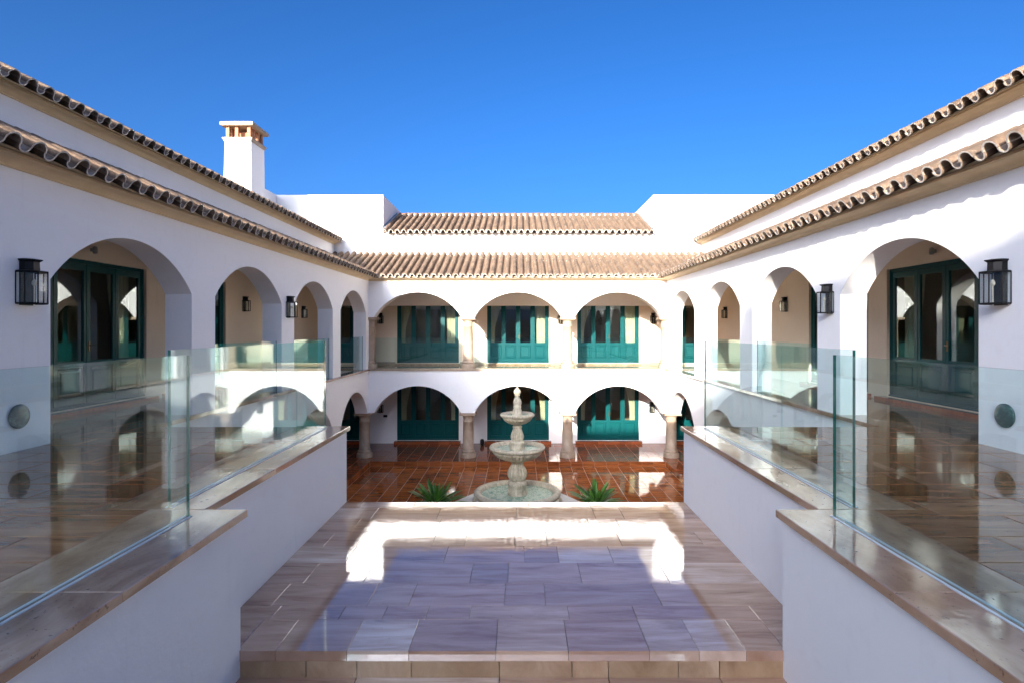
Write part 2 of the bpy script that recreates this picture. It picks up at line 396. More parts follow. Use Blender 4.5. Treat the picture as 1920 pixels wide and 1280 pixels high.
# upper floors: terraces beside the stairwell and galleries
def upper_floor(s):
    b = MB(); b.box(s*(W+.02), s*7.9, -2.99, 24.4, 3.25, FU); return b
YT = 8.90*K
for s in (-1, 1):
    b = MB(); b.box(s*2.63*K, s*(W-.001), -2.99, YT-.03, 3.25, FT)
    t2 = kind(link('terrace_floor', b.data('terrace_floor', M['grout'])))
    y = 2.30*K; k = 0; dy = .47*K; dx = .94*K
    while y < YT-.02:
        ye = min(y+dy, YT); inner = (3.02 if y < 4.79*K else 3.38)*K
        xs = inner - (dx/2 if k % 2 else 0)
        while xs < W-.001:
            a, bb = max(xs, inner), min(xs+dx, W-.001)
            if bb-a > .05:
                link('terrace_tile', tile_mesh(bb-a-.011, ye-y-.011, .009, M['terrace']), t2, (s*(a+bb)/2, (y+ye)/2, FT+.010+random.uniform(-.0006,.0006)),
                     (random.uniform(-.0012,.0012), random.uniform(-.0012,.0012), 0))
            xs += dx
        y += dy; k += 1
    t = kind(link('gallery_floor', upper_floor(s).data('gallery_floor', M['grout'])))
    x0, x1 = sorted((s*5.60, s*7.88))
    lay(t, x0, x1, 6.0, 24.3, FU+.010, .57, .94, M['terrace'], gap=.010, name='gallery_tile')
b = MB(); b.box(-5.58, 5.58, YB+.02, 24.39, 3.26, FU)
t = kind(link('gallery_floor', b.data('gallery_floor', M['grout'])))
lay(t, -5.6, 5.6, YB+.02, 24.38, FU+.010, .56, .94, M['terrace'], gap=.010, name='gallery_tile')

# landing and steps
LZ = EYE-2.65*K
b = MB(); b.box(-2.60*K, 2.60*K, 4.79*K, 8.85*K, 0, LZ-.034)
land = kind(link('landing', b.data('landing', M['grout_dark'])))
rows = [v*K for v in (4.75, 5.27, 5.53, 6.02, 6.55, 7.05, 7.55, 8.07, 8.57, 8.85)]
rng = random.Random(21)
for ri in range(len(rows)-1):
    y0, y1 = rows[ri], rows[ri+1]; x = -2.60 if ri else -2.27; xe = 2.60 if ri else 2.27
    if ri == 0: cuts = [-2.27, -1.95, -1.36, -.85, -.13, .47, 1.14, 1.55, 1.94, 2.27]
    else:
        cuts = [x]; x += rng.uniform(.2, .7)
        while x < xe-.25: cuts.append(x); x += rng.choice((.40, .62, .78, .92, 1.12))
        cuts.append(xe)
    cuts = [v*K for v in cuts]
    for a, c in zip(cuts, cuts[1:]):
        th = .078 if ri == 0 else .03
        link('landing_slab', tile_mesh(c-a-.004, y1-y0-.004, th, M['landing'], .0015), land, ((a+c)/2, (y0+y1)/2, LZ+rng.uniform(-.0005,.0005)),
             (rng.uniform(-.0005,.0005), rng.uniform(-.0005,.0005), 0))
for s in (-1, 1):   # little strips beside the wall jog
    link('landing_slab', tile_mesh(.33*K-.004, .48*K, .03, M['landing'], .003), land, (s*2.437*K, 5.03*K, LZ), (0,0,0))
# steps down towards the house behind
st = MB(); nz = LZ; ystep = 4.79*K
for k in range(1, 6):
    st.box(-2.30*K, 2.30*K, -3, ystep-.02-.31*(k-1), nz-.233*(k+1), nz-.233*k-.002)
steps = kind(link('entrance_steps', st.data('entrance_steps', M['grout_dark'])))
for k in range(0, 4):
    yf = ystep - .31*k; zt = LZ-.233*k
    cuts = [-2.262, -1.70, -1.28, -.83, .0 if k else -.10, .50, .80, 1.38, 1.72, 2.262]
    if k: cuts = [c+rng.uniform(-.12,.12) if 0 < i < 9 else c for i, c in enumerate(cuts)]
    cuts = [v*K for v in cuts]
    zt2 = zt - (.079 if k == 0 else .03)
    for a, c in zip(cuts, cuts[1:]):
        me = tile_mesh(c-a-.005, zt2-(zt-.233)-.004, .03, M['step_stone'], .002)
        link('riser_stone', me, steps, ((a+c)/2, yf-.024, (zt2+zt-.233)/2), (R(90), 0, 0))
    zt = LZ-.233*(k+1)
    for a, c in zip(cuts[::2], cuts[2::2]+[2.262*K]):
        if c-a < .05: continue
        link('tread_stone', tile_mesh(c-a-.005, .33, .03, M['landing'], .003), steps, ((a+c)/2, yf-.024-.165-.001, zt+.028 - .0), (0,0,0))
# steps from the landing down to the court
cs = kind(link('court_steps', None, None, (0, 8.1, 0)))
for k in range(1, 11):
    st = MB(); st.box(-2.0, 2.0, 8.85*K+.30*(k-1), 8.85*K+.30*k, -.3, LZ-.236*k)
    link('stone_step', st.data('stone_step', M['pit_tile']), cs)

# ------------------------------------------------------------------ terrace walls with stone copings
for s, nm in ((-1, 'left'), (1, 'right')):
    side = 'left' if s < 0 else 'right'
    for seg in (0, 1):
        xw, y0, y1 = ((2.245*K, -3, 4.77*K) if seg == 0 else (2.605*K, 4.77*K, 8.90*K))
        b = MB(); b.box(s*xw, s*(xw+.40), y0, y1, 0, FT-.03)
        if seg == 1: b.box(s*(xw+.40), s*W, y1-.28, y1, 0.2, 3.249); b.box(s*(xw+.401), s*(W-.002), YT-.029, YT-.001, 3.25, FT-.002)
        lab = ('white rendered stairwell wall nearest the camera on the %s, under the wide brown coping' if seg == 0 else
               'white rendered wall beside the glossy landing on the %s, farther from the camera') % side
        w = tag(link('stairwell_wall', b.data('stairwell_wall', M['white'])), lab, 'wall', 'white stairwell walls')
        xo, xi = (2.20*K, 3.015*K) if seg == 0 else (2.56*K, 3.375*K)
        cuts = [-3, -1.1, .7, 1.9, 3.0, 4.80*K] if seg == 0 else [4.803*K, 6.2*K, 7.6*K, 8.93*K]
        for a, c in zip(cuts, cuts[1:]):
            cb = MB(); x0, x1 = sorted((s*xo, s*xi)); cb.chbox(x0-(x0+x1)/2, x1-(x0+x1)/2, (a-c)/2+.002, (c-a)/2-.002, -.055, 0, .005)
            link('coping_slab', cb.data('coping_slab', M['coping']), w, ((x0+x1)/2, (a+c)/2, FT+.013))
        # glass balustrade standing in the coping
        gx, ga, gb, gt = (2.59*K, -1.0, 4.62*K, EYE-.205*K) if seg == 0 else (2.88*K, 4.84*K, 8.74*K, EYE-.175*K)
        bt = thing('glass_balustrade', (s*gx, (ga+gb)/2, FT+.013),
                   ('near frameless glass balustrade on the %s stairwell coping' if seg == 0 else 'farther frameless glass balustrade along the landing on the %s') % side,
                   'glass balustrade', 'glass balustrades along the stairwell')
        joints = [ga, gb] if seg == 0 else ([ga, 7.62*K, gb] if s < 0 else [ga, 6.18*K, gb])
        for a, c in zip(joints, joints[1:]):
            a2, c2 = a+.005, c-.005; th = .011; z0, z1 = FT-.02, gt
            gm = MB()
            gm.box(-th, th, a2, c2, z0, z1)
            gm.m = [1, 2, (1 if a == ga else 0), (1 if c == gb else 0), 0, 0]
            me = gm.data('glass_panel', [M['glass'], M['edge'], M['edgetop']], weld=False)
            o = link('glass_panel', me, bt, (s*gx, 0, 0))
        sb = MB(); sb.box(-.03, -th-.001, ga, gb, FT+.0131, FT+.018); sb.box(th+.001, .03, ga, gb, FT+.0131, FT+.018)  # pale strips added to paint the white reflection on the glossy coping
        link('sheen_strip', sb.data('sheen_strip', M['coping_sheen']), bt, (s*gx, 0, 0))

# ------------------------------------------------------------------ roof tiles
def half_pipe(r0, r1, L, th, up=True, seg=8, sx=1.0, lime=True):
    """tile with its low end at y=0, running to y=L; crest up or down"""
    b = MB(); sg = 1 if up else -1; outer = []; inner = []
    for (r, y) in ((r0, 0), (r1, L)):
        for k in range(seg+1):
            t = math.pi*k/seg
            outer.append((r*math.cos(t)*sx, y, sg*r*math.sin(t)))
            inner.append(((r-th)*math.cos(t)*sx, y, sg*(r-th)*math.sin(t)))
    n = seg+1
    b.mesh(outer, [(k, k+1, n+k+1, n+k) for k in range(seg)], 0, True)
    b.mesh(inner, [(k, k+1, n+k+1, n+k) for k in range(seg)], 2, True)
    for k in range(seg): b.face([outer[k], outer[k+1], inner[k+1], inner[k]], 1 if lime else 0)
    return b
def roof(parent, origin, udir, sdir, slope, pitch, n_u, rows, expo, clip=None, obj_cover=300, obj_pan=True, obj_rows=99, u_obj=(-1e9,1e9)):
    """origin: eave start; udir along eave; sdir horizontal up-slope; tiles singly for the first ones, the rest joined"""
    u = Vector(udir); sd_ = Vector(sdir); a = math.atan(slope); up = Vector((0,0,1))
    sv = sd_*math.cos(a)+up*math.sin(a); nv = sv.cross(u) if sv.cross(u).z > 0 else u.cross(sv)
    k = pitch/.32; r = .106*k; pr = .080*k
    covA = half_pipe(r, r*.84, expo*1.22, .019, True).data('cover_tile', [M['tile'], M['lime'], M['tilefill']])
    covB = half_pipe(r*.98, r*.82, expo*1.22, .022, True).data('cover_tile', [M['tile'], M['tilefill'], M['tilefill']])
    panA = half_pipe(pr, pr*.9, expo*1.22, .019, False).data('pan_tile', [M['tile'], M['lime'], M['tilefill']])
    uu = u if u.cross(sd_).z > 0 else -u
    base = Matrix((( uu.x, sv.x, nv.x, 0),(uu.y, sv.y, nv.y, 0),(uu.z, sv.z, nv.z, 0),(0,0,0,1)))
    O = Vector(origin); rest = MB(); cnt = 0
    off = OFF.get(parent.name, Vector((0,0,0)))
    for row in range(rows):
        for i in range(n_u):
            s0 = row*expo
            for pan in (False, True):
                uc = (i+.5)*pitch + (pitch*.5 if pan else 0)
                P = O + u*uc + sv*s0
                if clip and not clip(P): continue
                jitter = Matrix.Rotation(random.uniform(-.035,.035),4,'Z') @ Matrix.Rotation(random.uniform(-.025,.025)+ .085,4,'X')
                lift = nv*(.088*k) + nv*random.uniform(-.004,.004)
                
                mtx = Matrix.Translation(P+lift+sv*random.uniform(-.012,.012)) @ base @ jitter
                me = (panA if pan else (covA if row == 0 else covB))
                single = (row < obj_rows and u_obj[0] <= P.y*abs(u.y)+P.x*abs(u.x) <= u_obj[1]) and ((pan and row == 0 and obj_pan) or (not pan and cnt < obj_cover))
                if single:
                    o = bpy.data.objects.new('pan_tile' if pan else 'cover_tile', me); col.objects.link(o); o.parent = parent
                    o.matrix_local = Matrix.Translation(-off) @ mtx
                    if not pan: cnt += 1
                elif pan and row > 0:
                    hw = pr*.95; seg = 4
                    for q in range(seg):
                        t0, t1 = math.pi*q/seg, math.pi*(q+1)/seg
                        rest.face([mtx @ Vector((hw*math.cos(t), y, -hw*math.sin(t))) for (t, y) in ((t0,0),(t1,0),(t1,expo*1.1),(t0,expo*1.1))], 0, True)
                else:
                    vs = [mtx @ v.co for v in me.vertices]
                    rest.mesh(vs, [tuple(p.vertices) for p in me.polygons], 0, True)
                    for q, p in enumerate(me.polygons): rest.m[-len(me.polygons)+q] = p.material_index; rest.sm[-len(me.polygons)+q] = p.use_smooth
    if rest.f:
        o = link('tile_field', rest.data('tile_field', [M['tile'], M['lime'], M['tilefill']]), parent, (0,0,0)); o['kind'] = 'stuff'
def cornice_piece(parent, a, b, fmap, z):
    """moulding between u=a..b; fmap(u, out, z)"""
    prof = [(0,0),(.035,0),(.035,.02),(.05,.028),(.062,.045),(.085,.066),(.12,.082),(.165,.09),(.175,.10),(.20,.10),(.20,.128),(.24,.132),(.24,.158),(0,.158)]
    mb = MB()
    for (p, q) in zip(prof, prof[1:]): mb.face([fmap(a, p[0], z+p[1]), fmap(b, p[0], z+p[1]), fmap(b, q[0], z+q[1]), fmap(a, q[0], z+q[1])], 0, False)
    mb.face([fmap(a, p[0], z+p[1]) for p in prof]); mb.face([fmap(b, p[0], z+p[1]) for p in prof])
    return link('cornice_stone', mb.data('cornice_stone', M['cornice']), parent)

# ------------------------------------------------------------------ doors
door_cache = {}
def door_parts(w, h, n):
    k = (round(w,3), round(h,3), n)
    if k in door_cache: return door_cache[k]
    f = .07; fr = MB()
    fr.box(-w/2, -w/2+f, 0, .09, 0, h); fr.box(w/2-f, w/2, 0, .09, 0, h); fr.box(-w/2+f, w/2-f, 0, .09, h-f, h)
    fr.box(-w/2-.0, w/2, -.025, .09, -.03, .035)
    fr.box(-w/2+f, w/2-f, .012, .085, .0351, .055)
    lw = (w-2*f)/n; st = .076*min(1, lw/.62); z0, z1 = .06, h-f-.006; zr = z0+(z1-z0)*.265
    lf = MB()
    for x in (-1, 1): lf.box(x*(lw/2-.004), x*(lw/2-.004-st), .012, .062, z0, z1)
    lf.box(-lw/2+st+.004, lw/2-st-.004, .014, .060, z1-.11, z1)
    lf.box(-lw/2+st+.004, lw/2-st-.004, .014, .060, z0, z0+.13)
    lf.box(-lw/2+st+.004, lw/2-st-.004, .014, .060, zr, zr+.09)
    lf.box(-.018+lw/2, .018+lw/2-.004, .004, .0115, z0, z1) if n else None
    a, b_ = -lw/2+st+.004, lw/2-st-.004
    pn = MB()                                                    # raised lower panel
    zz0, zz1 = z0+.13, zr
    def ring(d, y): return [(a+d,y,zz0+d),(b_-d,y,zz0+d),(b_-d,y,zz1-d),(a+d,y,zz1-d)]
    vs = ring(0,.030)+ring(.02,.018)+ring(.035,.036)+ring(.075,.036)+ring(.095,.022)
    fs = [(r*4+i, r*4+(i+1)%4, r*4+4+(i+1)%4, r*4+4+i) for r in range(4) for i in range(4)]+[(16,17,18,19)]
    pn.mesh(vs, fs)
    gl = MB(); gl.box(a, b_, .034, .042, zr+.09, z1-.11)
    bd = MB(); g0, g1 = zr+.09, z1-.11; c = .014                  # glazing bead
    bd.box(a, a+c, .024, .050, g0, g1); bd.box(b_-c, b_, .024, .050, g0, g1); bd.box(a+c, b_-c, .024, .050, g0, g0+c); bd.box(a+c, b_-c, .024, .050, g1-c, g1)
    hd = MB(); hx = -lw/2+.05; hd.box(hx-.018,hx+.018,.004,.012,z0+.95,z0+1.13); hd.tube([(hx,.004,z0+1.06),(hx,-.045,z0+1.06),(hx+.10,-.05,z0+1.055)],.008,6)
    door_cache[k] = dict(handle=hd.data('door_handle', M['brass']), frame=fr.data('door_frame', M['door']), leaf=lf.data('door_leaf', M['door']), panel=pn.data('door_panel', M['door']),
                         pane=gl.data('window_pane', M['pane'], weld=True), bead=bd.data('glazing_bead', M['door']), lw=lw, g=(a, b_, g0, g1))
    return door_cache[k]
def door(parent, loc, rotz, w, h, n):
    D = door_parts(w, h, n)
    d = link('glazed_door', D['frame'], parent, loc, (0,0,rotz))
    for i in range(n):
        x = (i-(n-1)/2)*D['lw']
        for nm, me in (('door_leaf', D['leaf']), ('door_panel', D['panel']), ('window_pane', D['pane']), ('glazing_bead', D['bead'])):
            link(nm, me, d, (x,0,0), local=True)
    if n > 1: link('door_handle', D['handle'], d, ((n//2-(n-1)/2)*D['lw'],0,0), local=True)
    return D
def curtain_mesh(w, h, gather, seed):
    rr = random.Random(seed); mb = MB(); nu, nv = 44, 10; ph = rr.uniform(0,6)
    def P(i, j):
        u = i/nu; z = h*j/nv; t = 1-j/nv
        side = 1-gather*(math.sin(min(1,t*1.35)*math.pi*.5)**2)
        x = -w/2 + w*u*side; y = .035*math.sin(u*38+ph+.6*math.sin(t*3))*(1-.3*t) + .01*math.sin(u*91)
        return (x, y, z)
    vs = [P(i,j) for j in range(nv+1) for i in range(nu+1)]
    fs = [(j*(nu+1)+i, j*(nu+1)+i+1, (j+1)*(nu+1)+i+1, (j+1)*(nu+1)+i) for j in range(nv) for i in range(nu)]
    mb.mesh(vs, fs, 0, True); return mb.data('curtain', M['curtain'])

# ------------------------------------------------------------------ columns
def column(parent, x, y, z0, z1, r, half=False):
    me = MB(); h = z1-z0; e = .012
    prof = [(r*1.0, .30),(r*1.05,.305),(r*1.05,.325),(r*1.0,.33),(r*1.0,h*.55),(r*.94,h-.36),(r*1.0,h-.352),(r*1.0,h-.335),(r*.93,h-.327),(r*.93,h-.19)]
    me.lathe(prof, 32)
    sh = me.data('column', M['column'])
    o = link('column', sh, parent, (x,y,z0))
    b = MB(); R1 = r*1.48
    b.lathe([(R1,.0),(R1,.085),(R1*.99,.09),(R1*1.0,.105),(R1*1.0,.135),(R1*.93,.16),(R1*.82,.165),(R1*.80,.19),(R1*.86,.205),(R1*.87,.235),(R1*.8,.26),(r*1.12,.265),(r*1.03,.30)], 32)
    link('column_base', b.data('column_base', M['column']), o, (0,0,0), local=True)
    c = MB(); w = r*1.55
    c.lathe([(r*.93,h-.195),(r*1.0,h-.19),(r*1.0,h-.17),(r*.98,h-.165),(r*1.28,h-.105),(r*1.40,h-.09)], 32)
    c.box(-w, w, -w, w, h-.088, h-.012); c.box(-w*.95, w*.95, -w*.95, w*.95, h-.0121, h)
    link('column_capital', c.data('column_capital', M['column']), o, (0,0,0), local=True)
    return o

# ------------------------------------------------------------------ far wing (gallery in two storeys)
bw = thing('house_wing', (0, 22.8, .2), 'white two storey wing closing the far end of the court, three arches per floor', 'building', 'wings of the white villa')
fm = lambda u, v, z: (u, YB+v, z)
mb = MB()
zs_u, zs_g = EYE+.44, 1.89
wall_open(mb, -W-TH, W+TH, zs_u, ZC+.13, TH, [(c, 1.645, zs_u, .94, zs_u) for c in (-3.76,0,3.76)], fm, m=0, mi=1)
link('upper_arcade_wall', mb.data('upper_arcade_wall', [M['white'], M['cream']]), bw)
mb = MB()
wall_open(mb, -W, W, zs_g, FU-.035, TH, [(c, 1.63, zs_g, 1.01, zs_g) for c in (-3.76,0,3.76)], fm, m=0, mi=0)
link('lower_arcade_wall', mb.data('lower_arcade_wall', M['white']), bw)
for x in (-1.88, 1.88):
    column(bw, x, YB+.23, .2, zs_g, .20); column(bw, x, YB+.20, FU+.045, zs_u, .185)
for s in (-1, 1):
    column(bw, s*(W+.21), YB+.23, .2, zs_g, .20); column(bw, s*(W-.02), YB+.21, FU+.045, zs_u, .175)
# sill coping of the upper gallery
for i in range(8):
    a = -W+.06+ i*(2*W-.12)/8; c_ = a+(2*W-.12)/8
    b = MB(); b.chbox(a+.001, c_-.001, YB-.06, YB+.44, FU-.033, FU+.045, .006)
    link('sill_stone', b.data('sill_stone', M['column']), bw)
# inner walls with door openings
fi = lambda u, v, z: (u, YI+v, z)
mb = MB(); dz0, dh = 3.60, 2.69
wall_open(mb, -7.93, 7.93, FU, 6.95, .18, [(x, 1.31, dz0+dh, 0, dz0) for x in (-3.82,0,3.82)]+[(x,.62,dz0+dh,0,dz0) for x in (-7.05,7.05)], fi)
link('upper_inner_wall', mb.data('upper_inner_wall', M['cream']), bw)
mb = MB(); gz0 = .33
wall_open(mb, -7.93, 7.93, .2, 3.25, .18, [(x, 1.31, gz0+dh, 0, gz0) for x in (-3.82,0,3.82)]+[(x,.62,gz0+dh,0,gz0) for x in (-7.05,7.05)], fi)
link('lower_inner_wall', mb.data('lower_inner_wall', M['white']), bw)
b = MB(); b.box(-7.9, 7.9, YB+TH+.002, YI-.002, 6.76, 6.9); link('gallery_ceiling', b.data('gallery_ceiling', M['ceil']), bw)
for x, hw in ((-3.82,1.40),(0,1.40),(3.82,1.40),(-7.05,.7),(7.05,.7)):
    stp = link('door_step', None, bw, (x, YI, gz0-.13)); nt_ = 6 if hw > 1 else 3
    for k in range(nt_):
        w_ = 2*hw/nt_; b = MB(); b.chbox(-w_/2+.003, w_/2-.003, -.22, .03, 0, .118, .005)
        link('step_tile', b.data('step_tile', M['red_tile']), stp, (-hw+w_*(k+.5), 0, 0), local=True)
for x in (-3.82, 0, 3.82):
    b = MB(); b.chbox(x-1.36, x+1.36, YI-.16, YI+.03, FU+.0105, dz0-.012, .006)
    link('door_threshold', b.data('door_threshold', M['coping']), bw)
for (x0, x1) in ((-6.3,-5.2),(-2.46,-1.36),(1.36,2.46),(5.2,6.3)):
    b = MB(); b.chbox(x0, x1, YI-.025, YI-.001, FU+.0105, FU+.13, .006)
    link('skirting', b.data('skirting', M['column']), bw)
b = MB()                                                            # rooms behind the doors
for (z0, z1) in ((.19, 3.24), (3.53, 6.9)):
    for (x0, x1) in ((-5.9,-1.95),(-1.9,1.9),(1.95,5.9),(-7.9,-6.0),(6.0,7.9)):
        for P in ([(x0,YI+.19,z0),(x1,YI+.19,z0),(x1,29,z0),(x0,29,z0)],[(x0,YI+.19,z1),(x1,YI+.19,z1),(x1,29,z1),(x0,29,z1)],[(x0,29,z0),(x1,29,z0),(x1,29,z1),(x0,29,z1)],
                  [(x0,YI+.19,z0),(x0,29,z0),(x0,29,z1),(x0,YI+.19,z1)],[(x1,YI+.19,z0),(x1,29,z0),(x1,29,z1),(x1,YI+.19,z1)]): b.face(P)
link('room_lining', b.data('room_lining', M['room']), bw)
for x, xn in ((-3.82,'left'),(0,'middle'),(3.82,'right')):
    for z, zn in ((dz0,'upper'),(gz0,'ground')):
        D = door(bw, (x, YI+.06, z), 0, 2.62, dh, 4)
        for e, en in ((-1,'left'),(1,'right')):
            cm = curtain_mesh(.50, 1.92, (.12 if e > 0 else .55) if (zn == 'upper') else .45, hash((x,z,e)) % 999)
            o = link('curtain', cm, None, (x+e*.98, YI+.30, z+.72), (0,0,0 if e < 0 else R(180)))
            tag(o, 'cream curtain behind the %s leaf of the %s door, %s floor of the far wing' % (en, xn, zn), 'curtain', 'cream curtains behind the far doors')
for x in (-7.05, 7.05):
    for z in (dz0, gz0): door(bw, (x, YI+.06, z), 0, 1.24, dh, 2)
# lower roof of far wing, clipped at the valleys
pit = .2685
def clip_back(P):
    return abs(P.x) < 7.68 and P.y-21.25 > (abs(P.x)-5.25)*1.0-.02
n = int(15.6/pit)
rz = EYE+1.865
rb = MB(); rb.face([(-5.31,YB-.29,rz+.025),(5.31,YB-.29,rz+.025),(7.7,24.1,rz+1.125),(-7.7,24.1,rz+1.125)])
link('roof_deck', rb.data('roof_deck', M['tilefill']), bw)
roof(bw, (-n*pit/2, YB-.35, rz+.01), (1,0,0), (0,1,0), .415, pit, n, 10, .325, clip_back, obj_cover=298)
for i in range(7):
    a = -W+ i*2*W/7; cornice_piece(bw, a+.0015, a+2*W/7-.0015, lambda u,o,z: (u, YB-o, z), ZC)
# glass rails between the columns
for i, (a, c, nm) in enumerate(((-5.38,-2.10,'left'),(-1.66,1.66,'middle'),(2.10,5.38,'right'))):
    gb_ = thing('glass_balustrade', ((a+c)/2, YB+.12, FU+.045), 'clear glass guard between the columns of the %s arch, far upper gallery' % nm, 'glass balustrade', 'glass guards of the upper galleries')
    j = [a, a+.9, c] if i == 0 else [a, c]
    for p, q in zip(j, j[1:]):
        gm = MB(); gm.box(p+.004, q-.004, -.008, .008, FU+.046, EYE-.33); gm.m = [1,2,0,0,1,1]
        link('glass_panel', gm.data('glass_panel', [M['glass'], M['edge'], M['edgetop']]), gb_, (0, YB+.12, 0))

# ------------------------------------------------------------------ upper block behind the far wing
ub = thing('upper_house_block', (0, 26, 7), 'plain white upper storey behind the far wing, two blocks flanking a tiled roof', 'building')
b = MB()
b.box(-10.11, -5.65, YU, 29.5, 6.0, EYE+5.60); b.box(5.65, 14.5, YU, 29.5, 6.0, EYE+5.60)
b.box(-5.65, 5.65, YU, 29.4, 6.0, EYE+4.0)
b.box(-10.5, -10.112, 22.25, 29.5, 6.0, EYE+5.60)
link('block_wall', b.data('block_wall', M['white']), ub)
b = MB(); b.box(-5.648, 5.648, 26.88, 27.3, 8.0, EYE+5.34); link('ridge_wall', b.data('ridge_wall', M['white']), ub)
b = MB()
x = -5.60
while x < 5.55: b.box(x, x+.26, 26.85, 27.33, EYE+5.342, EYE+5.385+random.uniform(0,.012)); x += .275
link('ridge_brick_course', b.data('ridge_brick_course', M['brick']), ub)['kind'] = 'stuff'
for s in (-1, 1):
    b = MB(); b.face([(s*5.645,23.95,EYE+4.14),(s*5.645,26.9,EYE+5.36),(s*5.645,26.9,EYE+5.44),(s*5.645,23.95,EYE+4.24)]); b.face([(s*5.645,23.95,EYE+4.20),(s*5.645,26.9,EYE+5.40),(s*5.53,26.9,EYE+5.37),(s*5.53,23.95,EYE+4.17)])
    link('lead_flashing', b.data('lead_flashing', M['lead']), ub)
rb = MB(); rb.face([(-5.64,24.0,EYE+4.02),(5.64,24.0,EYE+4.02),(5.64,26.9,EYE+5.25),(-5.64,26.9,EYE+5.25)])
link('roof_deck', rb.data('roof_deck', M['tilefill']), ub)
n = 42; roof(ub, (-n*pit/2, 23.72, EYE+3.93), (1,0,0), (0,1,0), .415, pit, n, 10, .335, lambda P: abs(P.x) < 5.72, obj_cover=298)

# ------------------------------------------------------------------ side wings
def side_wing(s):
    side = 'left' if s < 0 else 'right'
    lab = ('white side wing on the left in shade, four tall arches over the terrace' if s < 0 else
           'white side wing on the right in sunlight, toothed tile shadows under its eaves')
    wg = thing('house_wing', (s*6.5, 10, .2), lab, 'building', 'wings of the white villa')
    fmx = lambda u, v, z: (s*(W+v), u, z)
    mb = MB(); sp = EYE+.60
    wall_open(mb, -3, YB+TH, FU-.03, ZC+.13, TH, [(c, 1.50, sp, .71, FU-.03) for c in BAYS], fmx, m=0, mi=1)
    link('upper_arcade_wall', mb.data('upper_arcade_wall', [M['white'], M['white']]), wg)
    mb = MB()
    ops = [(c, 1.50, 1.93, .86, .2) for c in (12.21, 15.97)]+[(19.86, 1.60, zs_g, .95, .2)]
    wall_open(mb, -3, YB+TH, .2, FU-.032, TH, ops, fmx, lifted=[(21.4,22.2,zs_g)])
    link('lower_arcade_wall', mb.data('lower_arcade_wall', M['white']), wg)
    # edge coping of the gallery floor (beyond the terrace)
    cuts = [8.93*K, 10.6, 12.4, 14.2, 16.0, 17.8, 19.6, YB-.062]
    for a, c in zip(cuts, cuts[1:]):
        b = MB(); b.box(s*(W-.06), s*(W+.0), a+.001, c-.001, FU-.033, FU+.035)
        for bay in BAYS:
            y0, y1 = max(a, bay-1.498), min(c, bay+1.498)
            if y1 > y0+.02: b.box(s*(W+.0005), s*(W+.44), y0, y1, FU+.0125, FU+.0345)
        link('sill_stone', b.data('sill_stone', M['coping']), wg)
    # inner walls
    fin = lambda u, v, z: (s*(XI+v), u, z)
    mb = MB(); dA = (10.74, 1.60); dB = (14.33, 1.33); dC = (4.2, 1.6)
    wall_open(mb, -3, YI, FU, 6.95, .18, [(c, h, 3.60+2.69, 0, 3.60) for (c, h) in (dC, dA, dB)], fin)
    link('upper_inner_wall', mb.data('upper_inner_wall', M['cream']), wg)
    mb = MB(); gd = (12.2, 15.9, 19.6)
    wall_open(mb, -3, YI, .2, 3.25, .18, [(c, 1.31, .33+2.69, 0, .33) for c in gd], fin)
    link('lower_inner_wall', mb.data('lower_inner_wall', M['white']), wg)
    b = MB(); b.box(s*(W+TH+.002), s*(XI-.002), -3, YB+TH, 6.76, 6.9); link('gallery_ceiling', b.data('gallery_ceiling', M['ceil']), wg)
    b = MB()
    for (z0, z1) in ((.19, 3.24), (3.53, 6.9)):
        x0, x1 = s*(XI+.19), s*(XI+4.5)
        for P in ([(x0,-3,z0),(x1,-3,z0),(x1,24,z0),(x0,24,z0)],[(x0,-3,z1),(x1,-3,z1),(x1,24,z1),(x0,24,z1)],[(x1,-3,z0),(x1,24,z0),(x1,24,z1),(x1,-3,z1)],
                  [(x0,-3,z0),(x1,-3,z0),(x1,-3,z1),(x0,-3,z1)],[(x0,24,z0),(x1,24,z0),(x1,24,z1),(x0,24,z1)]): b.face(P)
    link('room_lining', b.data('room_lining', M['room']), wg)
    rz_ = R(90) if s < 0 else R(-90)
    # doors face the court: local -y must point to the court
    for (c, h, nl) in ((dA[0], dA[1], 4), (dB[0], dB[1], 4), (dC[0], dC[1], 4)):
        door(wg, (s*(XI+.06), c, 3.60), rz_, 2*h, 2.69, nl)
        b = MB(); b.chbox(*(sorted((s*(XI-.20), s*(XI+.03)))), c-h-.12, c+h+.12, FU+.0105, 3.588, .006)
        link('door_threshold', b.data('door_threshold', M['red_tile']), wg)
    for c in gd: door(wg, (s*(XI+.06), c, .33), rz_, 2.62, 2.69, 4)
    for (c, e) in ((10.74+1.18, 'far'), (10.74-1.18, 'near')):
        o = link('curtain', curtain_mesh(.62, 1.98, .25, int(c*10)), None, (s*(XI+.32), c, 4.3), (0,0,rz_ if (e == 'far') == (s > 0) else rz_+R(180)))
        tag(o, 'cream curtain at the %s end of the large glazed door in the %s gallery' % (e, side), 'curtain', 'cream curtains of the side galleries')
    # lower roof
    rz1 = EYE+1.865; n = 78; p = .32
    rb = MB(); rb.face([(s*(W-.29),-3,rz1+.025),(s*(W-.29),YB-.29,rz1+.025),(s*XU,24.1,rz1+1.02),(s*XU,-3,rz1+1.02)])
    link('roof_deck', rb.data('roof_deck', M['tilefill']), wg)
    clipf = lambda P: P.y < 21.25+(abs(P.x)-5.25) and abs(P.x) < XU
    roof(wg, (s*(W-.35), 24.4-n*p, rz1+.01), (0,1,0), (s,0,0), .415, p, n, 8, .34, clipf, obj_cover=140, obj_rows=1, u_obj=(4.5, 22))
    cuts = [-3+1.76*k for k in range(14)]+[YB-.2]
    for a, c in zip(cuts, cuts[1:]): cornice_piece(wg, a+.0015, c-.0015, lambda u,o,z: (s*(W-o), u, z), ZC)
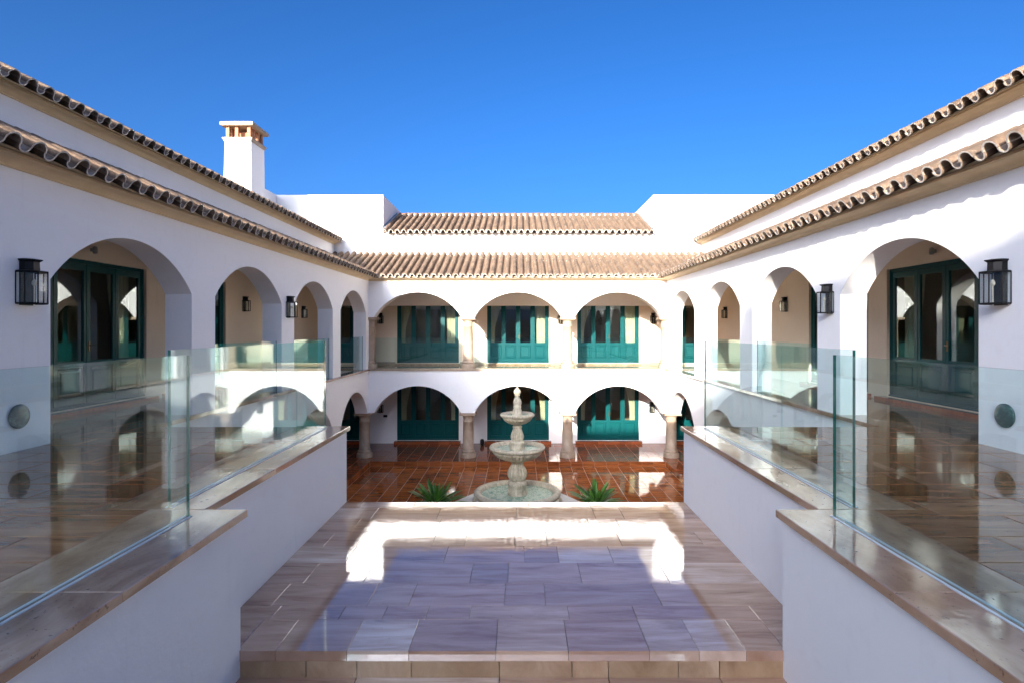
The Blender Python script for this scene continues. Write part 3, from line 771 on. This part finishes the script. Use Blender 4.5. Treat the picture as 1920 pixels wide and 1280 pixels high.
    # upper storey wall and roof
    b = MB(); b.box(s*XU, s*(XU+3.6), -3, YU-.002, 6.96, EYE+3.65); link('upper_wall', b.data('upper_wall', M['white']), wg)
    rz2 = EYE+3.60; n = 86; p = .315
    rb = MB(); rb.face([(s*(XU-.29),-3,rz2+.025),(s*(XU-.29),YU-.01,rz2+.025),(s*(XU+3.6),YU-.01,rz2+1.56),(s*(XU+3.6),-3,rz2+1.56)])
    link('roof_deck', rb.data('roof_deck', M['tilefill']), wg)
    roof(wg, (s*(XU-.35), 24.0-n*p, rz2+.01), (0,1,0), (s,0,0), .40, p, n, 10, .34, lambda P: P.y < 24.02 and not (s < 0 and P.x < -9.55 and 20.9 < P.y < 22.4), obj_cover=140, obj_rows=1, u_obj=(6.5, 24.1))
    cuts = [-3+1.76*k for k in range(16)]+[YU-.005]
    for a, c in zip(cuts, cuts[1:]): 
        if c > a+.01: cornice_piece(wg, a+.0015, c-.0015, lambda u,o,z: (s*(XU-o), u, z), EYE+3.52)
    # glass guards in the arches past the terrace
    for bay, nm in ((12.21,'second'),(15.97,'third'),(19.73,'fourth')):
        gbx = thing('glass_balustrade', (s*(W+.12), bay, FU+.035), 'clear glass guard in the %s arch of the %s upper gallery, counted from the camera' % (nm, side), 'glass balustrade', 'glass guards of the upper galleries')
        gm = MB(); gm.box(-.008, .008, bay-1.49, bay+1.49, FU+.036, EYE-.28); gm.m = [1,2,1,1,0,0]
        link('glass_panel', gm.data('glass_panel', [M['glass'], M['edge'], M['edgetop']]), gbx, (s*(W+.12), 0, 0))
    return wg
lw_ = side_wing(-1); rw_ = side_wing(1)

# ------------------------------------------------------------------ unseen house behind the camera, placed and shaped to shade the court
YR = -24.0; ZR = EYE-3.45+.30*(21.6-YR)
rh = thing('rear_shade_house', (0, YR-4, 0), 'tall white unseen house block set behind the viewpoint to shade the court, rows of arched openings', 'building')
mb = MB(); fr = lambda u, v, z: (u, YR-v, z)
wall_open(mb, -24, 20, 0, ZR*.5, .4, [(c, 1.5, EYE+.6, .71, FU+.02) for c in (-11.28,-7.52,-3.76,0,3.76,7.52)], fr)
wall_open(mb, -24, 20, ZR*.5, ZR, .4, [(c, 1.5, EYE+6.0, .71, FU+6.0) for c in (-11.28,-7.52,-3.76,0,3.76,7.52)], fr)
mb.box(-24, 20, YR-.42, YR-8, ZR-.2, ZR-.01); mb.box(-24, 20, YR-7.6, YR-8, 0, ZR-.21)
link('house_wall', mb.data('house_wall', M['white']), rh)
pr_ = [(-4.3,ZR-.01),(-5.34,ZR+.98),(-6.50,ZR+1.78),(-6.72,ZR+1.75),(-6.95,ZR-.01)]  # unseen roof bump added, outlined to throw its shadow on the right wing
mb = MB(); fs = [(x,YR,z) for x,z in pr_]; bs = [(x,YR-3,z) for x,z in pr_]
mb.face(fs); mb.face(bs)
for i in range(5): mb.face([fs[i], fs[(i+1)%5], bs[(i+1)%5], bs[i]])
link('shadow_bump', mb.data('shadow_bump', M['white']), rh)

# ------------------------------------------------------------------ chimney on the left wing
ch = thing('chimney', (-10.26, 21.65, 9.0), 'tall white tapered chimney with brick pillars and flat stone cap, on the left roof', 'chimney')
b = MB(); x0,x1,y0,y1 = -10.74,-9.78,21.1,22.2; zb, zt = 8.0, EYE+6.87
def fr_(a, z): return [(x0-a,y0-a,z),(x1+a,y0-a,z),(x1+a,y1+a,z),(x0-a,y1+a,z)]
vs = fr_(.05,zb)+fr_(0,zt); b.mesh(vs, [(i,(i+1)%4,4+(i+1)%4,4+i) for i in range(4)]+[(4,5,6,7)])
link('chimney_shaft', b.data('chimney_shaft', M['white']), ch)
b = MB(); prof = [(.0,zt+.001),(.025,zt+.001),(.03,zt+.04),(.065,zt+.08),(.065,zt+.13),(-.02,zt+.14)]
for (p, q) in zip(prof, prof[1:]):
    A = fr_(p[0],p[1]); B = fr_(q[0],q[1]); b.mesh(A+B, [(i,(i+1)%4,4+(i+1)%4,4+i) for i in range(4)])
b.face(fr_(-.02, zt+.14)); link('chimney_band', b.data('chimney_band', M['column']), ch)
zp = zt+.14
pm = MB(); pm.box(-.06,.06,-.06,.06,0,.41); pmd = pm.data('brick_pillar', M['brick'])
xs = [x0+.09, (x0+x1)/2, x1-.09]; ys = [y0+.09, (y0+y1)/2-.19, (y0+y1)/2+.19, y1-.09]
xs = [x0+.09, x0+.42, x1-.09]
for i, x in enumerate(xs):
    for j, y in enumerate(ys):
        if 0 < i < 2 and 0 < j < 3: continue
        link('brick_pillar', pmd, ch, (x, y, zp))
b = MB(); b.box(x0+.3,x1-.25,y0+.35,y1-.3,zp,zp+.30); link('inner_flue', b.data('inner_flue', M['brick']), ch)
b = MB(); A = fr_(.10, zp+.411); B = fr_(.125, zp+.44); C = fr_(.12, zp+.545); D_ = fr_(.02, zp+.585)
b.face(A)
for P, Q in ((A,B),(B,C),(C,D_)): b.mesh(P+Q, [(i,(i+1)%4,4+(i+1)%4,4+i) for i in range(4)])
b.face(D_); link('chimney_cap', b.data('chimney_cap', M['cap']), ch)
b = MB(); b.tube([(-10.22,21.6,zp+.58),(-10.22,21.6,zp+.70),(-10.17,21.6,zp+.72)], .012, 6); b.box(-10.25,-10.19,21.57,21.63,zp+.585,zp+.62)
link('cap_fixing', b.data('cap_fixing', M['iron']), ch)

# ------------------------------------------------------------------ lanterns
def lantern_meshes():
    pts = [(-.13,0),(-.13,-.10),(-.068,-.20),(.068,-.20),(.13,-.10),(.13,0)]
    H = .36; L = {}
    b = MB(); b.box(-.085,.085,-.018,0,-.02,.50); b.box(-.06,.06,-.10,-.018,.385,.47); L['back_plate'] = b
    f = MB()
    for z in (0, H):
        for p, q in zip(pts, pts[1:]): f.tube([(*p, z), (*q, z)], .0105, 4, smooth=False)
    for p in pts: f.tube([(*p,0),(*p,H)], .0095, 4, smooth=False)
    f.face([(x*.98,y*.98,.004) for x,y in pts]); f.face([(x*.98,y*.98,-.006) for x,y in pts])
    L['lantern_frame'] = f
    h = MB()
    def rg(k, z, dx=0): return [(x*k, y*k, z) for x, y in pts]
    lev = [rg(1.03,H), rg(1.03,H+.012), rg(.66,H+.02), rg(.64,H+.115), rg(.80,H+.135), rg(.78,H+.145), rg(.3,H+.155)]
    for A, B in zip(lev, lev[1:]):
        for i in range(6): h.face([A[i],A[(i+1)%6],B[(i+1)%6],B[i]])
    h.face(lev[-1]); h.face(lev[0]); L['lantern_hood'] = h
    bl = MB(); bl.lathe([(.001,.20),(.016,.205),(.026,.225),(.022,.25),(.010,.275),(.001,.285)], 10, 0, -.10); bl.tube([(0,-.10,0),(0,-.10,.20)], .009, 6)
    L['bulb'] = bl
    D = {'back_plate': L['back_plate'].data('back_plate', M['iron']), 'lantern_frame': L['lantern_frame'].data('lantern_frame', M['iron']),
         'lantern_hood': L['lantern_hood'].data('lantern_hood', M['iron']), 'bulb': L['bulb'].data('bulb', M['bulb'])}
    panes = []
    for p, q in zip(pts, pts[1:]):
        p, q = Vector((*p,0)), Vector((*q,0)); d = (q-p).normalized(); nrm = Vector((-d.y, d.x, 0))*.002
        m_ = MB(); a, c = p+d*.01, q-d*.01
        vs = [a-nrm, c-nrm, c+nrm, a+nrm]; vs = [Vector((v.x,v.y,.011)) for v in vs]+[Vector((v.x,v.y,H-.011)) for v in vs]
        m_.mesh(vs, [(0,1,2,3),(4,5,6,7),(0,1,5,4),(1,2,6,5),(2,3,7,6),(3,0,4,7)])
        panes.append(m_.data('lantern_pane', M['lampglass'], weld=True))
    return D, panes
LM, LP = lantern_meshes()
def lantern(loc, rotz, label, scale=1):
    t = thing('wall_lantern', loc, label, 'wall lantern', 'black wall lanterns', rotz); t.scale = (scale,)*3
    for nm, me in LM.items(): link(nm, me, t, (0,0,0), local=True)
    for me in LP: link('lantern_pane', me, t, (0,0,0), local=True)
zl = EYE+.29
lantern((-W, 6.60, zl), R(90), 'large black wall lantern nearest the camera on the left arcade pier')
lantern((W, 6.62, zl), R(-90), 'large black wall lantern nearest the camera on the right arcade pier')
lantern((-W, 14.09, zl), R(90), 'black wall lantern on the outer face of the left arcade, between second and third arch')
lantern((W, 10.28, zl), R(-90), 'black wall lantern on the right arcade pier just past the nearest arch')
lantern((-XI, 16.7, EYE+.52), R(90), 'small black lantern on the cream inner wall seen through the second left arch', .82)
lantern((-XI, 21.2, EYE+.42), R(90), 'small black lantern on the dim inner wall seen through the third left arch', .82)
lantern((XI, 17.0, EYE+.52), R(-90), 'small black lantern on the cream inner wall seen through the second right arch', .82)
lantern((XI, 21.9, EYE+.42), R(-90), 'small black lantern on the cream inner wall seen through the third right arch', .82)
lantern((-5.82, YI, EYE+.24), 0, 'small black lantern in the left corner of the far upper gallery', .86)
lantern((5.72, YI, EYE+.24), 0, 'small black lantern in the right corner of the far upper gallery', .86)
lantern((1.80, YI, EYE+.24), 0, 'small black lantern half hidden by a column of the far upper gallery', .86)
lantern((-5.82, YI, 1.52), 0, 'small black lantern in the left corner of the ground floor gallery', .86)
lantern((5.66, YI, 1.52), 0, 'small black lantern in the right corner of the ground floor gallery', .86)
# lanterns are mounted on faces that look at the court: turn them round
# ------------------------------------------------------------------ round marble discs
for s, y in ((-1, 6.50), (1, 6.56)):
    b = MB(); b.lathe([(.125,0),(.137,.008),(.137,.022),(.125,.032),(.07,.038),(.001,.040)], 40)
    o = link('wall_disc', b.data('wall_disc', M['marble']), None, (s*W, y, EYE-.98), (0, -s*R(90), 0))
    tag(o, 'round dark green marble disc on the white pier, far %s edge of the picture' % ('left' if s < 0 else 'right'), 'wall ornament', 'green marble wall discs')
# small wall fittings
for s, y in ((-1, 10.75), (1, 10.9)):
    b = MB(); b.lathe([(.001,-.02),(.035,-.015),(.045,.02),(.04,.10),(.02,.12),(.001,.122)], 14); b.box(-.03,.03,0,.07,.02,.08)
    o = link('security_sensor', b.data('security_sensor', M['plastic']), None, (s*(XI-.07), y, EYE+1.42), (0,0,R(90) if s < 0 else R(-90)))
    tag(o, 'small grey security sensor above the large glazed door in the %s gallery' % ('left' if s < 0 else 'right'), 'sensor', 'security sensors')
b = MB(); b.chbox(-.08,.08,-.05,.05,0,.03,.006); b.box(-.05,.05,-.02,.02,.03,.034)
o = link('intercom_box', b.data('intercom_box', M['black']), None, (-5.62, YI-.001, 1.36), (R(90),0,0)); tag(o, 'small black box on the ground floor wall beside the left door', 'wall box')
b = MB(); b.lathe([(.001,0),(.07,.01),(.085,.07),(.085,.18),(.06,.24),(.001,.26)], 16)
o = link('floor_speaker', b.data('floor_speaker', M['black']), None, (-1.50, YI-.35, .20)); tag(o, 'small black rounded speaker on the tiled ground gallery floor', 'speaker')
b = MB(); b.tube([(0,0,0),(0,0,.10),(.03,0,.16),(.07,0,.17)], .014, 6); b.tube([(0,0,.10),(-.05,0,.13)], .01, 6); b.lathe([(.03,0),(.03,.015),(.001,.02)], 10)
o = link('garden_tap', b.data('garden_tap', M['iron']), None, (1.62, YB+.24, FU+.045)); tag(o, 'small dark metal tap beside the right middle column, upper gallery', 'tap')

# ------------------------------------------------------------------ fountain
FX, FY = 0.0, 15.85
ft = thing('fountain', (FX, FY, 0), 'three tiered pale stone fountain with fluted bowls in the middle of the court', 'fountain')
b = MB(); hexp = [(2.05*math.cos(R(60*k)), 2.05*math.sin(R(60*k))) for k in range(6)]
for i in range(6):
    p, q = hexp[i], hexp[(i+1)%6]; b.face([(*p,.0),(*q,.0),(*q,.15),(*p,.15)])
b.face([(*p,.15) for p in hexp]); link('plinth', b.data('plinth', M['hex']), ft, (0,0,0), local=True)
def lp(name, prof, n=72, flute=None, mat='fountain'):
    m_ = MB(); m_.lathe(prof, n, flute=flute); link(name, m_.data(name, M[mat]), ft, (0,0,0), local=True)
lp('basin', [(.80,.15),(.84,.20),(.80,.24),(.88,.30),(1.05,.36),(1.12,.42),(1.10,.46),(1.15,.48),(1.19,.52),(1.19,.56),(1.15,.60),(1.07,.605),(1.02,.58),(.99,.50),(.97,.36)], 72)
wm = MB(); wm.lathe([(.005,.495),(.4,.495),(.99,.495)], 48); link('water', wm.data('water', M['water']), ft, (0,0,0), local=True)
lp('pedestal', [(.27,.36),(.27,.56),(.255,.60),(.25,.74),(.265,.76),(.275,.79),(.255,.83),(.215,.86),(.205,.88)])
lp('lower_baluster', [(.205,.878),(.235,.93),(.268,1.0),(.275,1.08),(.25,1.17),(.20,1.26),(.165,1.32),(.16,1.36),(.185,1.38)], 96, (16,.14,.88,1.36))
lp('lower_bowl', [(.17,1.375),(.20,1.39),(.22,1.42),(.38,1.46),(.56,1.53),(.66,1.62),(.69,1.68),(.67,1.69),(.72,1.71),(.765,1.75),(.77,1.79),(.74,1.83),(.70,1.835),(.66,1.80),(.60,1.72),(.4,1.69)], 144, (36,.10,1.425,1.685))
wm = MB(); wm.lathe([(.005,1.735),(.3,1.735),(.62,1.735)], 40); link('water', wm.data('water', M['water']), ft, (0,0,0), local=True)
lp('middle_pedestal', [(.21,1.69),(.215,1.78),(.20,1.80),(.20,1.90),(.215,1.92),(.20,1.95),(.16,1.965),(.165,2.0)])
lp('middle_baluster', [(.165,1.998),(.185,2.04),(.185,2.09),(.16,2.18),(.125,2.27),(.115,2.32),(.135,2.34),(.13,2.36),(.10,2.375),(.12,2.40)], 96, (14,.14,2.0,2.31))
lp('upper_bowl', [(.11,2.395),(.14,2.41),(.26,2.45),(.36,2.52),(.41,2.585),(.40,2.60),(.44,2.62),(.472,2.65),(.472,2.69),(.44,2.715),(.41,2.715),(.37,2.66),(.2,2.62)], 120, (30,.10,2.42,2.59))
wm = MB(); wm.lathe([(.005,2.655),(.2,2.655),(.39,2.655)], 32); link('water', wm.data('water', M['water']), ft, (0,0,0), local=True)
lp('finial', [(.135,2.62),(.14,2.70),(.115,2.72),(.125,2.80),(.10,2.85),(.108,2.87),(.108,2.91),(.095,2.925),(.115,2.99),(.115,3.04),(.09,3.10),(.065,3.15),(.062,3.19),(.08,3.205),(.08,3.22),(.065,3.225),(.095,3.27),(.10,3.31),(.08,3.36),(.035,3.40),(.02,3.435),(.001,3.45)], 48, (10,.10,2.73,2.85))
for k in range(6):
    a = R(60*k); sc = MB(); pts_ = []
    for i in range(13):
        t = i/12; ang = R(-60+ 300*t); rr = .13*(1-.45*t)
        pts_.append((1.02+.08+rr*math.cos(ang)*.8, 0, .30+rr*math.sin(ang)*1.0))
    sc.tube(pts_, .055, 8, r2=.03)
    link('scroll_foot', sc.data('scroll_foot', M['fountain']), ft, (0,0,0), (0,0,a), local=True)

# ------------------------------------------------------------------ agaves
def leaf_mesh(L, w, curve, fold):
    mb = MB(); n = 8; vs = []
    for i in range(n+1):
        t = i/n; ww = w*(.55+1.5*t-.2*t*t)*(1-t)**.62 if t > 0 else w*.55
        ang = curve*t*t; y = L*t*math.cos(ang*.6); z = L*t*(1-.55*curve*t)*.0 + L*.0
        z = -curve*L*.35*t*t
        vs += [(-ww, y, z+fold*ww), (0, y, z), (ww, y, z+fold*ww), (0, y, z-.012*(1-t))]
    fs = []
    for i in range(n):
        a = i*4; c = a+4
        fs += [(a,a+1,c+1,c),(a+1,a+2,c+2,c+1),(a+2,a+3,c+3,c+2),(a+3,a,c,c+3)]
    mb.mesh(vs, fs, 0, True); return mb.data('leaf', M['leaf'])
LVS = [leaf_mesh(.66,.066,.45,.45), leaf_mesh(.58,.060,.8,.5), leaf_mesh(.72,.062,.25,.4)]
def agave(x, y, label, seed):
    rr = random.Random(seed)
    t = thing('agave_plant', (x, y, .42), label, 'plant', 'green agaves beside the fountain')
    for ring_, (cnt, el_) in enumerate(((12, 12), (13, 28), (12, 45), (9, 62), (5, 78))):
        for k in range(cnt):
            az_ = 2*math.pi*k/cnt + ring_*.5 + rr.uniform(-.18,.18); e = R(el_+rr.uniform(-8,8))
            sc = rr.uniform(.95,1.3)*(1 if ring_ < 3 else .85)
            link('leaf', LVS[rr.randrange(3)], t, (-.02*math.sin(az_), .02*math.cos(az_), 0), (e, rr.uniform(-.2,.2), az_), local=True, scale=(sc,)*3)
    p = MB(); p.lathe([(.001,-.42),(.17,-.42),(.24,-.05),(.26,-.04),(.26,0),(.23,0),(.22,-.03),(.001,-.03)], 24)
    pt = link('planter_pot', p.data('planter_pot', M['brick']), None, (x, y, .42))
    tag(pt, 'terracotta pot holding the agave to the %s of the fountain' % ('left' if x < 0 else 'right'), 'plant pot', 'agave pots')
agave(-2.14, 15.0, 'spiky green agave to the left of the fountain', 3)
agave(2.06, 15.0, 'spiky green agave to the right of the fountain', 9)
